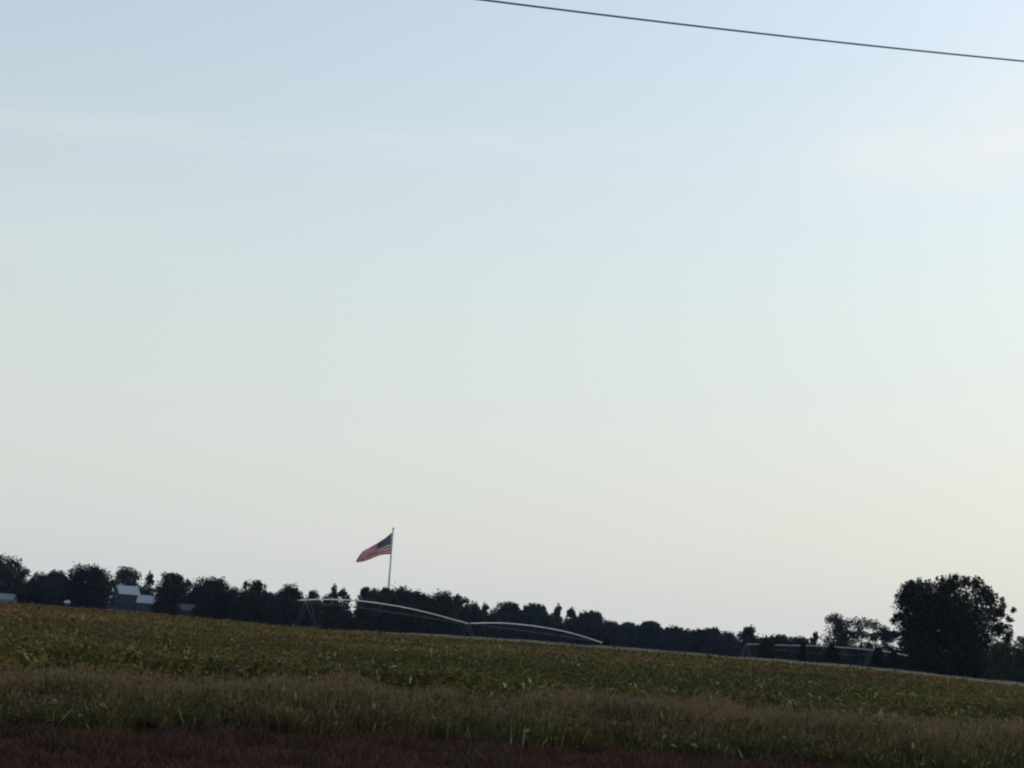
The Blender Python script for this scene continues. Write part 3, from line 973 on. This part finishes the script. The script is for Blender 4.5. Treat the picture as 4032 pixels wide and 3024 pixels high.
# ------------------------------------------------------------------ flag and pole
FD = 640.0
def build_flag():
    top = at(1549, 2078, FD)
    z0 = gz(top.x, top.y)
    root = empty('flagpole', (top.x, top.y, z0))
    tag(root, 'very tall pale grey flagpole rising behind the tree row', 'flagpole')
    H = top.z - z0
    tube_obj('pole', [(0, 0, -0.3), (0, 0, H * 0.5), (0, 0, H - 0.5)], [0.34, 0.30, 0.20], M['pole'], root, 14)
    bm = bmesh.new()
    bmesh.ops.create_uvsphere(bm, u_segments=14, v_segments=8, radius=0.36, matrix=Matrix.Translation((0, 0, H - 0.3)))
    bm_obj('finial', bm, M['pole'], root, True)
    tube_obj('pole_base', [(0, 0, -0.2), (0, 0, 0.5)], 0.7, M['galv_dull'], root, 16)
    # cloth
    tp = [(1543.5, 2096), (1515, 2120), (1480, 2142), (1445, 2162), (1427, 2171), (1412, 2192), (1402, 2207)]
    bt = [(1537.5, 2182), (1515, 2183), (1490, 2188), (1465, 2199), (1440, 2208), (1420, 2213), (1403, 2214)]
    nu, nv = 61, 27
    def resample(pp):
        P = np.array(pp, float)
        s = np.concatenate([[0], np.cumsum(np.linalg.norm(np.diff(P, axis=0), axis=1))])
        u = np.linspace(0, s[-1], nu)
        return np.stack([np.interp(u, s, P[:, 0]), np.interp(u, s, P[:, 1])], 1)
    a, b = resample(tp), resample(bt)
    V = np.zeros((nu, nv, 3))
    for i in range(nu):
        for j in range(nv):
            s, v = i / (nu - 1), j / (nv - 1)
            wob = math.sin(v * 9 + s * 7) * 1.2 * s * (1 - s)
            q = a[i] * (1 - v) + b[i] * v + np.array((0, wob))
            dep = FD - 0.2 - s * 3.0 + (0.9 * math.sin(s * 11 - v * 4.5) + 0.55 * math.sin(s * 23 + v * 8) + 0.4 * math.sin(v * 15 - s * 6)) * min(1, s * 3)
            V[i, j] = at(q[0], q[1], dep)
    hoist = Vector(V[0, nv - 1])
    off = np.array((top.x, top.y, hoist.z))
    V -= off
    idx = np.arange(nu * nv).reshape(nu, nv)
    Fc = np.stack([idx[:-1, :-1], idx[1:, :-1], idx[1:, 1:], idx[:-1, 1:]], -1).reshape(-1, 4)
    fm = bpy.data.materials.new('flag_cloth')
    fm.use_nodes = True
    nt = fm.node_tree
    bs = nt.nodes['Principled BSDF']
    bs.inputs['Roughness'].default_value = 0.75
    uv = nt.nodes.new('ShaderNodeUVMap'); uv.uv_map = 'UVMap'
    sp = nt.nodes.new('ShaderNodeSeparateXYZ')
    nt.links.new(uv.outputs['UV'], sp.inputs['Vector'])
    def mth(op, x, y=None):
        n_ = nt.nodes.new('ShaderNodeMath'); n_.operation = op
        for k, q in enumerate((x, y)):
            if q is None: continue
            if isinstance(q, (int, float)): n_.inputs[k].default_value = q
            else: nt.links.new(q, n_.inputs[k])
        return n_.outputs[0]
    u_, v_ = sp.outputs['X'], sp.outputs['Y']                 # v runs down from the top edge
    odd = mth('MODULO', mth('FLOOR', mth('MULTIPLY', v_, 13.0)), 2.0)
    stripes = nt.nodes.new('ShaderNodeMix'); stripes.data_type = 'RGBA'
    stripes.inputs[6].default_value = (0.66, 0.030, 0.05, 1); stripes.inputs[7].default_value = (0.85, 0.80, 0.80, 1)
    nt.links.new(odd, stripes.inputs[0])
    canton = mth('MULTIPLY', mth('LESS_THAN', u_, 0.40), mth('LESS_THAN', v_, 7 / 13))
    # stars: staggered dots, eleven columns by nine rows, every other cell filled
    cu, cv = mth('MULTIPLY', u_, 11 / 0.40), mth('MULTIPLY', v_, 9 / (7 / 13))
    even = mth('LESS_THAN', mth('MODULO', mth('ADD', mth('FLOOR', cu), mth('FLOOR', cv)), 2.0), 0.5)
    du, dv = mth('SUBTRACT', mth('FRACT', cu), 0.5), mth('SUBTRACT', mth('FRACT', cv), 0.5)
    dot = mth('LESS_THAN', mth('ADD', mth('MULTIPLY', du, du), mth('MULTIPLY', dv, dv)), 0.14)
    star = mth('MULTIPLY', even, dot)
    blue = nt.nodes.new('ShaderNodeMix'); blue.data_type = 'RGBA'
    blue.inputs[6].default_value = (0.03, 0.03, 0.10, 1); blue.inputs[7].default_value = (0.70, 0.70, 0.74, 1)
    nt.links.new(star, blue.inputs[0])
    allc = nt.nodes.new('ShaderNodeMix'); allc.data_type = 'RGBA'
    nt.links.new(canton, allc.inputs[0]); nt.links.new(stripes.outputs[2], allc.inputs[6]); nt.links.new(blue.outputs[2], allc.inputs[7])
    nt.links.new(allc.outputs[2], bs.inputs['Base Color'])
    trn = nt.nodes.new('ShaderNodeBsdfTranslucent'); nt.links.new(allc.outputs[2], trn.inputs['Color'])
    ms = nt.nodes.new('ShaderNodeMixShader'); ms.inputs['Fac'].default_value = 0.6
    nt.links.new(bs.outputs['BSDF'], ms.inputs[1]); nt.links.new(trn.outputs['BSDF'], ms.inputs[2])
    nt.links.new(ms.outputs['Shader'], nt.nodes['Material Output'].inputs['Surface'])
    me = np_mesh('flag', V.reshape(-1, 3), Fc, fm, smooth=True)
    ul = me.uv_layers.new(name='UVMap')
    I, J = np.divmod(np.arange(nu * nv), nv)
    uvs = np.stack([I / (nu - 1), J / (nv - 1)], -1)
    ul.data.foreach_set('uv', uvs[Fc.ravel()].astype(np.float32).ravel())
    fl = empty('flag', tuple(off))
    tag(fl, 'large red, white and blue striped flag drooping from the tall pole', 'flag')
    cl = obj('cloth', me, fl)
    so = cl.modifiers.new('thickness', 'SOLIDIFY'); so.thickness = 0.02; so.offset = 0
    # hems and halyard clips
    hem = [Vector(V[0, j]) for j in range(0, nv, 2)]
    tube_obj('heading_rope', hem, 0.05, M['white_paint'], fl, 6)
    for j in (0, nv - 1):
        q = Vector(V[0, j])
        tube_obj('snap_clip', [q, Vector((0.0, -0.15, q.z))], 0.04, M['galv_dull'], fl, 6)
build_flag()

# ------------------------------------------------------------------ overhead wire and its poles
def build_wire():
    a, b = at(1905, 0, 20.0), at(4032, 241, 24.5)
    dx = b.x - a.x
    def pos(s):
        p_ = a + (b - a) * s
        p_.z += 0.10 * s * (s - 1)
        return p_
    s0, s1 = -4.2, 5.6
    ends = [pos(s0), pos(s1)]
    root = tube_obj('overhead_wire', [pos(s0 + (s1 - s0) * k / 120) for k in range(121)], 0.0105, M['cable'], None, 8)
    tag(root, 'single thin dark overhead wire crossing the open sky above the field', 'wire')
    for e, label in zip(ends, ('weathered wooden utility pole holding the high end of the overhead wire', 'weathered wooden utility pole holding the lower end of the overhead wire')):
        z0 = gz(e.x, e.y)
        pr = empty('utility_pole', (e.x, e.y, z0))
        tag(pr, label, 'utility pole')
        hgt = e.z - z0
        tube_obj('pole', [(0, 0.2, -0.5), (0, 0.2, hgt + 1.0)], [0.17, 0.11], M['wood'], pr, 12)
        box_obj('crossarm', (0, 0.05, hgt - 0.20), (0.12, 1.6, 0.12), M['wood'], pr)
        tube_obj('insulator', [(0, 0, hgt - 0.14), (0, 0, hgt)], 0.05, M['galv_dull'], pr, 8)
build_wire()

# ------------------------------------------------------------------ haze
HAZE = 0.00005
if HAZE:
    hm = bpy.data.materials.new('haze_air')
    hm.use_nodes = True
    nt = hm.node_tree
    nt.nodes.clear()
    ho = nt.nodes.new('ShaderNodeOutputMaterial')
    pv = nt.nodes.new('ShaderNodeVolumePrincipled')
    pv.inputs['Color'].default_value = (0.38, 0.56, 1.0, 1)
    pv.inputs['Density'].default_value = HAZE
    pv.inputs['Anisotropy'].default_value = 0.3
    nt.links.new(pv.outputs['Volume'], ho.inputs['Volume'])
    bm = bmesh.new()
    add_box(bm, (0, 790, 18.5), (3400, 1900, 45))
    o = bm_obj('haze', bm, hm)
    tag(o, 'thin bluish haze hanging over the field and the trees', 'haze', kind='stuff')
